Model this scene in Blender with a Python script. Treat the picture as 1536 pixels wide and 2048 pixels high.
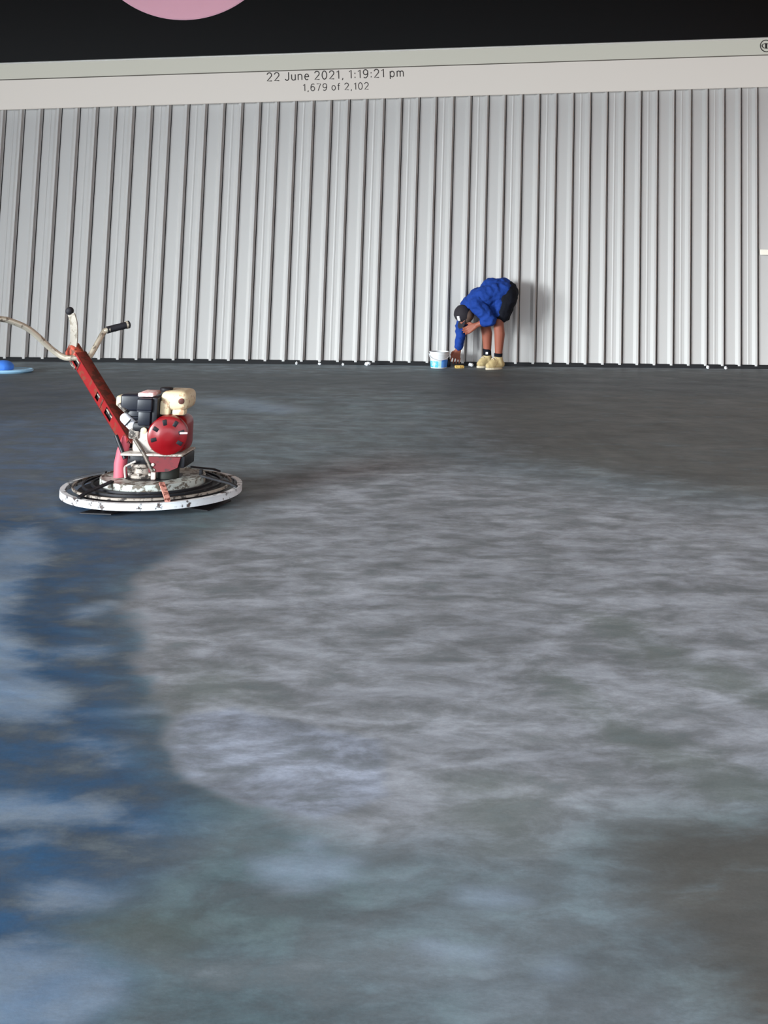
import bpy, bmesh, math, random
from mathutils import Vector, Matrix, noise
random.seed(7)
sc = bpy.context.scene
for o in list(bpy.data.objects): bpy.data.objects.remove(o)
COL = sc.collection
PI = math.pi

# ---------------------------------------------------------------- camera
CAM_H, PITCH, ROLL = 1.4748, 0.1093, 0.0200
F_PX, PP_X, PP_Y = 2379.2, 1052.75, 224.58
cam_d = bpy.data.cameras.new('camera'); cam = bpy.data.objects.new('camera', cam_d); COL.objects.link(cam)
fw = Vector((0, math.cos(PITCH), math.sin(PITCH))); up0 = Vector((0, -math.sin(PITCH), math.cos(PITCH))); rt0 = Vector((1, 0, 0))
c_, s_ = math.cos(ROLL), math.sin(ROLL)
rt = c_*rt0 + s_*up0; upv = -s_*rt0 + c_*up0
cam.matrix_world = Matrix(((rt.x, upv.x, -fw.x, 0), (rt.y, upv.y, -fw.y, 0), (rt.z, upv.z, -fw.z, CAM_H), (0, 0, 0, 1)))
cam_d.sensor_fit = 'HORIZONTAL'; cam_d.sensor_width = 36.0
cam_d.lens = F_PX/1536*36
cam_d.shift_x = (768-PP_X)/1536; cam_d.shift_y = (PP_Y-1024)/1536
cam_d.clip_start = 0.05; cam_d.clip_end = 200
sc.camera = cam

# ---------------------------------------------------------------- light
sc.view_settings.view_transform = 'Standard'; sc.view_settings.look = 'None'
sc.view_settings.gamma = 1; sc.view_settings.use_curve_mapping = False
sc.view_settings.exposure = 1.70
w = bpy.data.worlds.new('sky'); sc.world = w; w.use_nodes = True
w.node_tree.nodes['Background'].inputs[0].default_value = (0.80, 0.91, 1.0, 1)
w.node_tree.nodes['Background'].inputs[1].default_value = 1.0
sun_d = bpy.data.lights.new('hazy_sun', 'SUN'); sun_d.energy = 2.35; sun_d.angle = math.radians(20); sun_d.color = (0.90, 0.97, 1.0)
sun = bpy.data.objects.new('hazy_sun', sun_d); COL.objects.link(sun)
sun.rotation_euler = Vector((0.70, 0.70, -0.165)).to_track_quat('-Z', 'Y').to_euler()

# ---------------------------------------------------------------- helpers
def lin(c):
    return tuple(((v/255)/12.92 if v/255 <= 0.04045 else ((v/255+0.055)/1.055)**2.4) for v in c) + (1,)
class NT:
    def __init__(s, m): s.t = m.node_tree; s.n = s.t.nodes; s.l = s.t.links
    def node(s, typ, **kw):
        nd = s.n.new(typ)
        for k, v in kw.items(): setattr(nd, k, v)
        return nd
    def link(s, a, b): s.l.new(a, b)
    def setin(s, sock, v):
        if isinstance(v, bpy.types.NodeSocket): s.l.new(v, sock)
        else: sock.default_value = v
    def math(s, op, a, b=0.0, clamp=False):
        nd = s.node('ShaderNodeMath', operation=op); nd.use_clamp = clamp
        s.setin(nd.inputs[0], a); s.setin(nd.inputs[1], b); return nd.outputs[0]
    def mix(s, f, a, b, mode='MIX'):
        nd = s.node('ShaderNodeMix', data_type='RGBA', blend_type=mode)
        s.setin(nd.inputs[0], f); s.setin(nd.inputs[6], a); s.setin(nd.inputs[7], b); return nd.outputs[2]
    def noise(s, vec, scale, detail=4, rough=0.55, dist=0.0):
        nd = s.node('ShaderNodeTexNoise'); s.link(vec, nd.inputs['Vector'])
        nd.inputs['Scale'].default_value = scale; nd.inputs['Detail'].default_value = detail
        nd.inputs['Roughness'].default_value = rough; nd.inputs['Distortion'].default_value = dist
        return nd.outputs[0]
    def ramp(s, f, lo, hi):
        nd = s.node('ShaderNodeMapRange', interpolation_type='SMOOTHSTEP'); s.setin(nd.inputs[0], f)
        s.setin(nd.inputs[1], lo); s.setin(nd.inputs[2], hi); nd.inputs[3].default_value = 0; nd.inputs[4].default_value = 1
        return nd.outputs[0]
def mat(name, col, rough=0.55, metal=0.0, spec=0.4, wear=None, wear_amt=0.5, wear_scale=14.0, var=0.12, bump=0.0, stretch=(1, 1, 1)):
    m = bpy.data.materials.new(name); m.use_nodes = True; t = NT(m)
    b = t.n['Principled BSDF']
    tc = t.node('ShaderNodeTexCoord'); mp = t.node('ShaderNodeMapping'); t.link(tc.outputs['Object'], mp.inputs[0])
    mp.inputs['Scale'].default_value = stretch
    v = mp.outputs[0]
    n1 = t.noise(v, wear_scale*0.6, 5)
    base = lin(col)
    dark = tuple(x*(1-var) for x in base[:3])+(1,); lite = tuple(min(1, x*(1+var)) for x in base[:3])+(1,)
    c = t.mix(n1, dark, lite)
    if wear:
        n2 = t.noise(v, wear_scale, 6, 0.65)
        k = 0.62-0.24*wear_amt
        c = t.mix(t.ramp(n2, k, k+0.08), c, lin(wear))
    t.link(c, b.inputs['Base Color'])
    b.inputs['Roughness'].default_value = rough; b.inputs['Metallic'].default_value = metal
    b.inputs['Specular IOR Level'].default_value = spec
    if bump:
        bp = t.node('ShaderNodeBump'); bp.inputs['Strength'].default_value = bump; bp.inputs['Distance'].default_value = 0.01
        t.link(t.noise(v, wear_scale*3, 4), bp.inputs['Height']); t.link(bp.outputs[0], b.inputs['Normal'])
    return m

def obj(name, bm, m, parent=None, smooth=None):
    me = bpy.data.meshes.new(name)
    bmesh.ops.recalc_face_normals(bm, faces=bm.faces[:])
    bm.to_mesh(me); bm.free()
    if smooth is not None:
        for p in me.polygons: p.use_smooth = True
        try: me.set_sharp_from_angle(angle=math.radians(smooth))
        except Exception: pass
    me.materials.append(m)
    o = bpy.data.objects.new(name, me); COL.objects.link(o)
    if parent: o.parent = parent
    return o
def empty(name, loc, rz=0):
    o = bpy.data.objects.new(name, None); COL.objects.link(o); o.location = loc; o.rotation_euler = (0, 0, rz); o.empty_display_size = 0.1
    return o
def tag(o, label=None, cat=None, group=None, kind=None):
    if label: o['label'] = label
    if cat: o['category'] = cat
    if group: o['group'] = group
    if kind: o['kind'] = kind
    return o
def B(): return bmesh.new()
def box(bm, x0, x1, y0, y1, z0, z1, bev=0.0, mtx=None, seg=2):
    vs = [bm.verts.new((x, y, z)) for x in (x0, x1) for y in (y0, y1) for z in (z0, z1)]
    idx = ((0, 1, 3, 2), (4, 6, 7, 5), (0, 4, 5, 1), (2, 3, 7, 6), (0, 2, 6, 4), (1, 5, 7, 3))
    fs = [bm.faces.new([vs[i] for i in f]) for f in idx]
    bmesh.ops.recalc_face_normals(bm, faces=fs)
    geo = vs
    if bev:
        es = list({e for f in fs for e in f.edges})
        r = bmesh.ops.bevel(bm, geom=es, offset=bev, segments=seg, affect='EDGES', profile=0.5)
        geo = list({v for f in r['faces'] for v in f.verts} | {v for v in vs if v.is_valid})
    if mtx is not None:
        bmesh.ops.transform(bm, matrix=mtx, verts=[v for v in geo if v.is_valid])
    return bm
def loft(bm, rings, close=True, caps=True):
    R = [[bm.verts.new(p) for p in r] for r in rings]
    n = len(R[0])
    for a, b in zip(R, R[1:]):
        for i in range(n if close else n-1):
            j = (i+1) % n
            bm.faces.new((a[i], a[j], b[j], b[i]))
    if caps:
        bm.faces.new(R[0][::-1]); bm.faces.new(R[-1])
    return bm
def frame(d):
    d = Vector(d).normalized(); a = Vector((0, 0, 1)) if abs(d.z) < 0.9 else Vector((1, 0, 0))
    x = a.cross(d).normalized(); y = d.cross(x); return x, y
def tube(bm, pts, rad, n=12, caps=True):
    pts = [Vector(p) for p in pts]
    rs = rad if isinstance(rad, (list, tuple)) else [rad]*len(pts)
    rings = []; px = None
    for i, p in enumerate(pts):
        d = (pts[min(i+1, len(pts)-1)]-pts[max(i-1, 0)]).normalized()
        if px is None: x, y = frame(d)
        else:
            x = (px - d*px.dot(d)).normalized(); y = d.cross(x)
        px = x
        rings.append([p + x*rs[i]*math.cos(2*PI*k/n) + y*rs[i]*math.sin(2*PI*k/n) for k in range(n)])
    return loft(bm, rings, True, caps)
def smooth_pts(pts, n=6):
    P = [Vector(p) for p in pts]; out = []
    for i in range(len(P)-1):
        a, b, c, d = P[max(i-1, 0)], P[i], P[i+1], P[min(i+2, len(P)-1)]
        for k in range(n):
            t = k/n
            out.append(0.5*((2*b)+(c-a)*t+(2*a-5*b+4*c-d)*t*t+(3*b-a-3*c+d)*t**3))
    out.append(P[-1]); return out
def lathe(bm, prof, n=32, center=(0, 0, 0), mtx=None, caps=True):
    c = Vector(center)
    rings = []
    for r, z in prof:
        ring = [c+Vector((max(r, 1e-4)*math.cos(2*PI*k/n), max(r, 1e-4)*math.sin(2*PI*k/n), z)) for k in range(n)]
        if mtx is not None: ring = [mtx @ p for p in ring]
        rings.append(ring)
    return loft(bm, rings, True, caps)
def ring_band(bm, r, rin, z0, z1, n=72, squash=1.0):
    prof = [(r, z0), (r, z1), (rin, z1), (rin, z0)]
    rings = [[Vector((q*math.cos(2*PI*k/n), q*math.sin(2*PI*k/n), z)) for k in range(n)] for q, z in prof]
    R = [[bm.verts.new(p) for p in rr] for rr in rings]
    for i in range(4):
        a, b = R[i], R[(i+1) % 4]
        for k in range(n): bm.faces.new((a[k], a[(k+1) % n], b[(k+1) % n], b[k]))
    return bm
def ellipsoid(bm, c, r, rot=None, u=16, v=10):
    M = Matrix.Translation(Vector(c)) @ (rot.to_4x4() if rot else Matrix()) @ Matrix.Diagonal((r[0], r[1], r[2], 1))
    bmesh.ops.create_uvsphere(bm, u_segments=u, v_segments=v, radius=1, matrix=M); return bm
def capsule(bm, a, b, ra, rb, n=14):
    a, b = Vector(a), Vector(b); d = (b-a).normalized(); pts = []; rs = []
    for k in range(5):
        th = PI/2*(1-k/4); pts.append(a-d*ra*math.sin(th)); rs.append(max(ra*math.cos(th), 1e-3))
    for k in range(5):
        th = PI/2*k/4; pts.append(b+d*rb*math.sin(th)); rs.append(max(rb*math.cos(th), 1e-3))
    x, y = frame(d)
    loft(bm, [[p+x*r*math.cos(2*PI*k/n)+y*r*math.sin(2*PI*k/n) for k in range(n)] for p, r in zip(pts, rs)])
    return bm
def remeshed(name, bm, m, parent, voxel=0.008, smooth=4):
    """fuse overlapping volumes into one continuous skin"""
    me = bpy.data.meshes.new(name+'_raw'); bmesh.ops.recalc_face_normals(bm, faces=bm.faces[:]); bm.to_mesh(me); bm.free()
    o = bpy.data.objects.new(name+'_raw', me); COL.objects.link(o)
    r = o.modifiers.new('r', 'REMESH'); r.mode = 'VOXEL'; r.voxel_size = voxel
    s = o.modifiers.new('s', 'SMOOTH'); s.iterations = smooth; s.factor = 0.5
    bpy.context.view_layer.update()
    ev = o.evaluated_get(bpy.context.evaluated_depsgraph_get())
    nm = bpy.data.meshes.new_from_object(ev)
    bpy.data.objects.remove(o)
    nm.name = name
    for p in nm.polygons: p.use_smooth = True
    nm.materials.clear(); nm.materials.append(m)
    q = bpy.data.objects.new(name, nm); COL.objects.link(q)
    if parent: q.parent = parent
    return q
def arc(cx, cy, rx, ry, a0, a1, n=16):
    return [(cx+rx*math.cos(math.radians(a0+(a1-a0)*k/n)), cy+ry*math.sin(math.radians(a0+(a1-a0)*k/n))) for k in range(n+1)]
NINE = [arc(0.28, 0.69, 0.27, 0.31, 0, 360), [(0.55, 0.69), (0.545, 0.42), (0.47, 0.15), (0.30, 0.0), (0.16, 0.0), (0.06, 0.10)]]
GLYPH = {'2': (0.58, [arc(0.28, 0.72, 0.27, 0.28, 170, -35, 12)+[(0.02, 0), (0.57, 0)]]), '0': (0.58, [arc(0.29, 0.5, 0.28, 0.5, 0, 360, 24)]),
    '1': (0.34, [[(0.02, 0.80), (0.26, 1.0), (0.26, 0.0)]]), '9': (0.58, NINE), '6': (0.58, [[(0.57-x, 1-y) for x, y in p] for p in NINE]),
    '7': (0.56, [[(0.0, 1.0), (0.54, 1.0), (0.18, 0.0)]]), ',': (0.16, [[(0.09, 0.06), (0.09, -0.03), (0.03, -0.17)]]),
    ':': (0.14, [[(0.07, 0.03), (0.07, 0.17)], [(0.07, 0.52), (0.07, 0.66)]]), 'J': (0.46, [[(0.42, 1.0), (0.42, 0.25)]+arc(0.22, 0.25, 0.20, 0.25, 0, -165, 10)]),
    'u': (0.48, [[(0.02, 0.7), (0.02, 0.25)]+arc(0.24, 0.24, 0.22, 0.24, 180, 360, 10)+[(0.46, 0.7), (0.46, 0.0)]]),
    'n': (0.48, [[(0.02, 0.7), (0.02, 0.0)], arc(0.24, 0.46, 0.22, 0.24, 180, 0, 10)+[(0.46, 0.0)]]),
    'm': (0.80, [[(0.02, 0.7), (0.02, 0.0)], arc(0.21, 0.48, 0.19, 0.22, 180, 0, 10)+[(0.40, 0.0)], arc(0.59, 0.48, 0.19, 0.22, 180, 0, 10)+[(0.78, 0.0)]]),
    'e': (0.52, [[(0.03, 0.37), (0.50, 0.37)]+arc(0.265, 0.35, 0.235, 0.35, 5, 310, 16)]), 'p': (0.54, [[(0.02, 0.7), (0.02, -0.25)], arc(0.27, 0.35, 0.25, 0.35, 0, 360)]),
    'o': (0.54, [arc(0.27, 0.35, 0.25, 0.35, 0, 360)]), 'f': (0.32, [[(0.34, 0.98), (0.24, 1.0), (0.16, 0.93), (0.14, 0.8), (0.14, 0.0)], [(0.0, 0.68), (0.31, 0.68)]])}
def lettering(s, width, thick, m, parent, mtx):
    x = 0; lay = []
    for ch in s:
        if ch == ' ': x += 0.40; continue
        lay.append((ch, x)); x += GLYPH[ch][0]+0.30
    k = width/(x-0.30)
    for ch, gx in lay:
        bm = B()
        for si, st in enumerate(GLYPH[ch][1]):
            if ch == ':' and si: obj('character_dot', bm, m, parent, 60); bm = B()
            pts = [Vector(((gx+p[0])*k, p[1]*k, 0)) for p in st]
            if (pts[0]-pts[-1]).length < 1e-5: pts[-1] = pts[-1]+(pts[1]-pts[0])*0.1
            tube(bm, [mtx @ p for p in pts], thick*k, 6)
        obj('character_dot' if ch == ':' else 'character', bm, m, parent, 60)

# ---------------------------------------------------------------- wall frame of reference
WALL_A, WALL_D, BAY, BAY0 = 0.0951, 14.6345, 0.212, -5.9747
WM = Matrix.Translation((0, WALL_D, 0)) @ Matrix.Rotation(WALL_A, 4, 'Z')     # x along the wall, -y towards the hall, z up
def on_wall(s, off, z=0.0): return WM @ Vector((s, -off, z))

# ================================================================= SETTING
# ---- floor: steel-trowelled concrete with patches of paste, damp and drier slab, blue and olive light cast painted in
PATCH = {
    'far': [(-7.057, 12.747), (4.679, 14.948), (3.762, 12.032), (0.781, 11.953), (-0.65, 11.185), (-1.683, 11.953), (-2.204, 11.124), (-3.446, 11.288), (-3.738, 9.678), (-5.083, 9.241)],
    'film_far': [(-2.994, 11.003), (-2.598, 11.24), (-1.821, 10.522), (-2.026, 10.252), (-2.611, 10.565)],
    'pale': [(-1.605, 5.771), (-1.654, 5.31), (-1.579, 5.061), (-1.578, 4.927), (-1.395, 4.632), (-1.326, 4.444), (-1.329, 4.317), (-1.161, 4.027), (-1.081, 3.867), (-1.001, 3.65), (-0.892, 3.442), (-0.719, 3.317), (-0.6, 3.253), (-0.469, 3.166), (-0.372, 3.095), (-0.152, 3.104), (0.045, 3.052), (0.226, 3.247), (0.686, 3.378), (0.997, 3.709), (1.888, 6.976), (1.439, 7.065), (0.788, 7.349), (-0.295, 8.122), (-0.9, 8.6), (-1.35, 8.1), (-1.521, 7.198), (-1.46, 6.441)],
    'pale_bright': [(-1.036, 3.869), (-0.884, 3.949), (-0.721, 3.846), (-0.397, 3.714), (-0.335, 3.363), (-0.491, 3.217), (-0.719, 3.317), (-0.892, 3.442), (-1.001, 3.65)],
    'brown': [(-0.835, 12.511), (-0.575, 9.968), (-0.134, 8.418), (0.366, 8.016), (0.82, 7.652), (1.467, 7.202), (2.267, 7.277), (4.603, 14.706), (3.032, 14.869), (-0.25, 14.244), (-0.805, 13.707)],
    'slash': [(0.103, 4.276), (0.172, 4.303), (0.343, 3.861), (0.549, 3.688), (0.711, 3.499), (0.909, 3.387), (0.864, 3.221), (0.674, 3.321), (0.483, 3.428), (0.3, 3.712)],
    'slash2': [(0.275, 4.95), (0.433, 4.928), (0.592, 4.612), (0.859, 4.224), (1.081, 4.018), (1.017, 3.782), (0.696, 4.125), (0.446, 4.443)],
    'corner': [(0.261, 3.196), (0.486, 3.258), (0.909, 3.387), (0.635, 2.38), (0.374, 2.372), (0.375, 2.65), (0.27, 2.873)],
    'moss': [(-0.987, 2.73), (-0.898, 2.781), (-0.703, 2.788), (-0.637, 2.705), (-0.69, 2.632), (-0.907, 2.633)],
    'moss2': [(-0.201, 3.458), (-0.037, 3.528), (0.086, 3.352), (0.07, 3.113), (-0.053, 3.084), (-0.16, 3.231)],
    'midgreen': [(-1.126, 4.303), (-0.943, 4.265), (-0.737, 3.924), (-0.886, 3.957), (-1.07, 3.829), (-1.161, 4.027)],
    'film1': [(-2.539, 6.031), (-2.48, 6.244), (-2.204, 5.863), (-2.167, 5.596), (-2.064, 5.134), (-1.939, 4.746), (-1.667, 4.273), (-1.431, 3.97), (-1.4, 3.812), (-1.701, 3.836), (-2.378, 4.973)],
    'film2': [(-1.481, 3.313), (-1.274, 3.322), (-1.121, 3.3), (-1.008, 3.236), (-1.015, 3.183), (-1.144, 3.19), (-1.405, 3.154)],
    'film3': [(-1.09, 2.875), (-1.02, 2.899), (-0.867, 2.852), (-0.905, 2.8), (-1.028, 2.806)],
    'film4': [(-0.62, 3.003), (-0.507, 3.03), (-0.385, 3.019), (-0.356, 2.935), (-0.471, 2.898), (-0.582, 2.937)],
    'film5': [(-0.116, 2.901), (-0.025, 2.894), (0.023, 2.864), (-0.034, 2.832), (-0.103, 2.856)],
    'film6': [(-0.185, 2.693), (-0.105, 2.69), (-0.046, 2.671), (-0.042, 2.622), (-0.123, 2.642)],
    'film7': [(0.068, 2.614), (0.099, 2.632), (0.122, 2.611), (0.098, 2.59), (0.073, 2.592)],
    'film8': [(-1.138, 3.558), (-1.108, 3.576), (-1.081, 3.545), (-1.104, 3.521)],
    'film9': [(-0.971, 3.184), (-0.919, 3.2), (-0.878, 3.188), (-0.876, 3.163), (-0.903, 3.149), (-0.944, 3.16)],
    'film10': [(-1.3, 3.688), (-1.231, 3.681), (-1.138, 3.643), (-1.134, 3.609), (-1.242, 3.631)],
    'film11': [(-1.362, 3.873), (-1.247, 3.898), (-1.142, 3.912), (-1.118, 3.885), (-1.246, 3.851)],
    'film12': [(-1.658, 4.425), (-1.581, 4.456), (-1.466, 4.436), (-1.469, 4.394), (-1.604, 4.376)],
    'film13': [(-0.51, 3.114), (-0.496, 3.12), (-0.449, 3.044), (-0.477, 3.032)],
    'film14': [(-1.722, 4.885), (-1.649, 4.988), (-1.621, 4.924), (-1.685, 4.811)],
    'film15': [(-1.25, 3.085), (-1.188, 3.112), (-1.142, 3.089), (-1.168, 3.064)],
    'film16': [(-1.155, 2.633), (-1.007, 2.674), (-0.87, 2.643), (-0.76, 2.562), (-0.748, 2.468), (-0.835, 2.392), (-1.024, 2.358)],
    'blue_cast': [(-7.495, 11.798), (-4.29, 12.358), (-1.985, 6.881), (-1.604, 5.726), (-1.654, 5.31), (-1.578, 4.927), (-1.326, 4.444), (-1.081, 3.867), (-1.001, 3.65), (-0.892, 3.442), (-0.769, 3.206), (-0.831, 2.917), (-0.881, 2.733), (-0.755, 2.546), (-0.786, 2.338), (-1.366, 2.321)],
}

def sdist(poly, x, y):
    inside = False; best = 1e9; n = len(poly)
    for i in range(n):
        ax, ay = poly[i]; bx, by = poly[(i+1) % n]
        dx, dy = bx-ax, by-ay; t = max(0, min(1, ((x-ax)*dx+(y-ay)*dy)/(dx*dx+dy*dy+1e-12)))
        q = (x-ax-t*dx)**2+(y-ay-t*dy)**2
        if q < best: best = q
        if (ay > y) != (by > y) and x < (bx-ax)*(y-ay)/(by-ay)+ax: inside = not inside
    d = math.sqrt(best); return d if inside else -d
LAYERS = {'pale': ['pale'], 'bright': ['pale_bright'], 'brown': ['brown'], 'far': ['far'], 'corner': ['corner'], 'slash': ['slash', 'slash2'], 'damp': ['moss', 'moss2', 'midgreen'],
          'film': [k for k in PATCH if k.startswith('film')], 'blue': ['blue_cast']}
ys = []; y = -3.0
while y < 2.1: ys.append(y); y += 0.6
y = 2.1
while y < 14.0: ys.append(y); y += 0.016*y/2.2 if y < 9 else 0.12
ys += [14.2, 14.6, 15.2, 16.0, 17.0]
def xs_for():
    out = []; x = -14.0
    while x < 14: 
        out.append(x); a = abs(x+0.4); x += 0.02 if a < 1.0 else (0.04 if a < 2.2 else (0.12 if a < 5 else 0.8))
    return out
xs = xs_for()
verts = []; vals = {k: [] for k in LAYERS}
boxes = {k: (min(p[0] for p in v), max(p[0] for p in v), min(p[1] for p in v), max(p[1] for p in v)) for k, v in PATCH.items()}
for yy in ys:
    for xx in xs:
        verts.append((xx, yy, 0.0))
        for L, names in LAYERS.items():
            best = -1.0
            for nm in names:
                b = boxes[nm]
                if b[0]-0.3 < xx < b[1]+0.3 and b[2]-0.3 < yy < b[3]+0.3:
                    best = max(best, sdist(PATCH[nm], xx, yy)/(0.02+0.06*yy/3 if L != 'film' else 0.03+0.01*yy))
            vals[L].append(max(-4, min(4, best)))
nx = len(xs)
faces = [(j*nx+i, j*nx+i+1, (j+1)*nx+i+1, (j+1)*nx+i) for j in range(len(ys)-1) for i in range(nx-1)]
# the slab stops short of the cladding
def beyond(v): return (Matrix.Rotation(-WALL_A, 2) @ Vector((v[0], v[1]-WALL_D)))[1] if False else (-(v[0])*math.sin(WALL_A)+(v[1]-WALL_D)*math.cos(WALL_A))
EDGE = -0.13
verts2 = []
for (xx, yy, zz) in verts:
    d = beyond((xx, yy))
    if d > EDGE: yy -= (d-EDGE)/math.cos(WALL_A)
    verts2.append((xx, yy, zz))
fm = bpy.data.meshes.new('floor')
keep = [f for f in faces if abs(verts2[f[0]][1]-verts2[f[3]][1]) > 1e-4 or abs(verts2[f[1]][1]-verts2[f[2]][1]) > 1e-4]
fm.from_pydata(verts2, [], keep)
for L in LAYERS:
    a = fm.attributes.new('layer_'+L, 'FLOAT', 'POINT'); a.data.foreach_set('value', vals[L])
m = bpy.data.materials.new('trowelled_concrete'); m.use_nodes = True; t = NT(m); b = t.n['Principled BSDF']
geo = t.node('ShaderNodeNewGeometry'); pos = geo.outputs['Position']
mpn = t.node('ShaderNodeMapping'); mpn.inputs['Scale'].default_value = (0.6, 1.0, 1.0); mpn.inputs['Rotation'].default_value = (0, 0, -0.12); t.link(pos, mpn.inputs[0]); sm = mpn.outputs[0]
n_big = t.noise(pos, 0.9, 5, 0.6, 0.6); n_mid = t.noise(sm, 3.0, 6, 0.62, 0.15); n_fine = t.noise(sm, 15, 6, 0.65, 0.1); n_grain = t.noise(pos, 90, 4, 0.7)
n_edge = t.noise(sm, 6.0, 7, 0.66, 0.25)
sep = t.node('ShaderNodeSeparateXYZ'); t.link(pos, sep.inputs[0])
def layer(L, soft=0.5, amp=2.2, wide=0):
    at = t.node('ShaderNodeAttribute', attribute_name='layer_'+L)
    e = t.math('ADD', at.outputs['Fac'], t.math('MULTIPLY', t.math('SUBTRACT', n_edge, 0.5), amp*2))
    if wide: soft = t.math('ADD', soft, t.math('MULTIPLY', t.math('ADD', t.ramp(sep.outputs[0], -0.85, 0.05), t.ramp(sep.outputs[1], 5.4, 7.6)), wide))
    return t.ramp(e, t.math('MULTIPLY', soft, -1.0), soft)
# long trowel arcs
def arcs(cx, cy, scale, thick):
    vx = t.math('SUBTRACT', sep.outputs[0], cx); vy = t.math('SUBTRACT', sep.outputs[1], cy)
    r = t.math('SQRT', t.math('ADD', t.math('MULTIPLY', vx, vx), t.math('MULTIPLY', vy, vy)))
    r = t.math('ADD', r, t.math('MULTIPLY', n_big, 0.5))
    a = t.math('ARCTAN2', vy, vx)
    cb = t.node('ShaderNodeCombineXYZ'); t.link(t.math('MULTIPLY', r, scale), cb.inputs[0]); t.link(t.math('MULTIPLY', a, 1.2), cb.inputs[1])
    return t.noise(cb.outputs[0], thick, 5, 0.62)
a1 = arcs(-0.6, 5.4, 5.0, 1.3); a2 = arcs(1.2, 9.5, 4.0, 1.2); a3 = arcs(-2.4, 8.6, 4.0, 1.2)
C_BASE, C_BLUE_CAST, C_PALE, C_BRIGHT, C_BROWN, C_DAMP, C_FILM = ((108,127,134), (48,86,122), (166,173,184), (178,194,222), (82,79,73), (92,102,98), (166,190,216))
c = t.mix(t.ramp(n_big, 0.35, 0.65), lin(C_BASE), lin((C_BASE[0]-8, C_BASE[1]-5, C_BASE[2]-6)))
c = t.mix(t.math('MULTIPLY', t.ramp(t.noise(sm, 1.7, 4, 0.5), 0.45, 0.65), 0.12), c, lin((128, 146, 122)))
c = t.mix(t.math('MULTIPLY', t.ramp(t.noise(sm, 2.3, 4, 0.5, 0.5), 0.52, 0.68), 0.10), c, lin((160, 146, 164)))
c = t.mix(t.math('MULTIPLY', layer('blue', 2.2, 2.2), 1.0), c, lin(C_BLUE_CAST))  # bluish light cast on the left, painted into the slab colour
c = t.mix(t.math('MULTIPLY', layer('pale', 0.45, 1.1, 2.6), 0.9), c, lin(C_PALE))
c = t.mix(t.math('MULTIPLY', layer('bright', 0.3, 0.7), 0.5), c, lin(C_BRIGHT))
c = t.mix(t.math('MULTIPLY', layer('brown', 2.6, 3.2), 0.85), c, lin(C_BROWN))
c = t.mix(t.math('MULTIPLY', layer('far', 2.5, 2.6), 0.7), c, lin((68, 74, 80)))
c = t.mix(t.math('MULTIPLY', layer('corner', 2.0, 2.6), 0.85), c, lin((78, 75, 71)))
c = t.mix(t.math('MULTIPLY', layer('slash', 0.9, 1.6), 0.6), c, lin(C_DAMP))
c = t.mix(t.math('MULTIPLY', layer('damp', 1.8, 2.6), 0.6), c, lin(C_DAMP))
c = t.mix(t.math('MULTIPLY', layer('film', 1.0, 1.9), 0.32), c, lin(C_FILM))
def modulate(c, n, lo, hi, k):
    f = t.node('ShaderNodeMapRange'); t.setin(f.inputs[0], n); f.inputs[1].default_value = lo; f.inputs[2].default_value = hi
    f.inputs[3].default_value = 1-k; f.inputs[4].default_value = 1+k
    return t.mix(1.0, c, f.outputs[0], 'MULTIPLY')
c = modulate(c, n_mid, 0.3, 0.7, 0.13)
c = modulate(c, a1, 0.3, 0.7, 0.08); c = modulate(c, a2, 0.3, 0.7, 0.15); c = modulate(c, a3, 0.3, 0.7, 0.12)
c = modulate(c, n_fine, 0.3, 0.7, 0.09); c = modulate(c, n_grain, 0.3, 0.7, 0.07)
t.link(c, b.inputs['Base Color'])
rr = t.node('ShaderNodeMapRange'); t.link(n_mid, rr.inputs[0]); rr.inputs[1].default_value = 0.3; rr.inputs[2].default_value = 0.7; rr.inputs[3].default_value = 0.42; rr.inputs[4].default_value = 0.68
t.link(rr.outputs[0], b.inputs['Roughness']); b.inputs['Specular IOR Level'].default_value = 0.10
bp = t.node('ShaderNodeBump'); bp.inputs['Strength'].default_value = 0.12; bp.inputs['Distance'].default_value = 0.01
t.link(n_fine, bp.inputs['Height']); t.link(bp.outputs[0], b.inputs['Normal'])
fm.materials.append(m)
floor = bpy.data.objects.new('floor', fm); COL.objects.link(floor)
tag(floor, 'grey trowelled concrete slab with damp patches and a painted blue and olive light cast', kind='structure')

M_GAP = mat('dark_gap', (14, 15, 18), 0.8)
bm = B(); box(bm, -13.6, 8.5, -0.02, 0.0, -0.06, 4.84); box(bm, -13.6, 8.5, -0.16, 0.0, -0.08, -0.03)
wb = obj('wall_back', bm, M_GAP); wb.matrix_world = WM; tag(wb, 'long ribbed metal wall behind the slab', kind='structure')
bm = B(); box(bm, -9.5, 8.5, -0.055, -0.022, -0.03, 0.04)
bb = obj('shadow_gap_strip', bm, M_GAP); bb.matrix_world = WM; tag(bb, 'black strip painting the shadow gap under the ribbed metal wall', kind='structure')  # black strip stands in for the shade in the gap below the cladding

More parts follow.
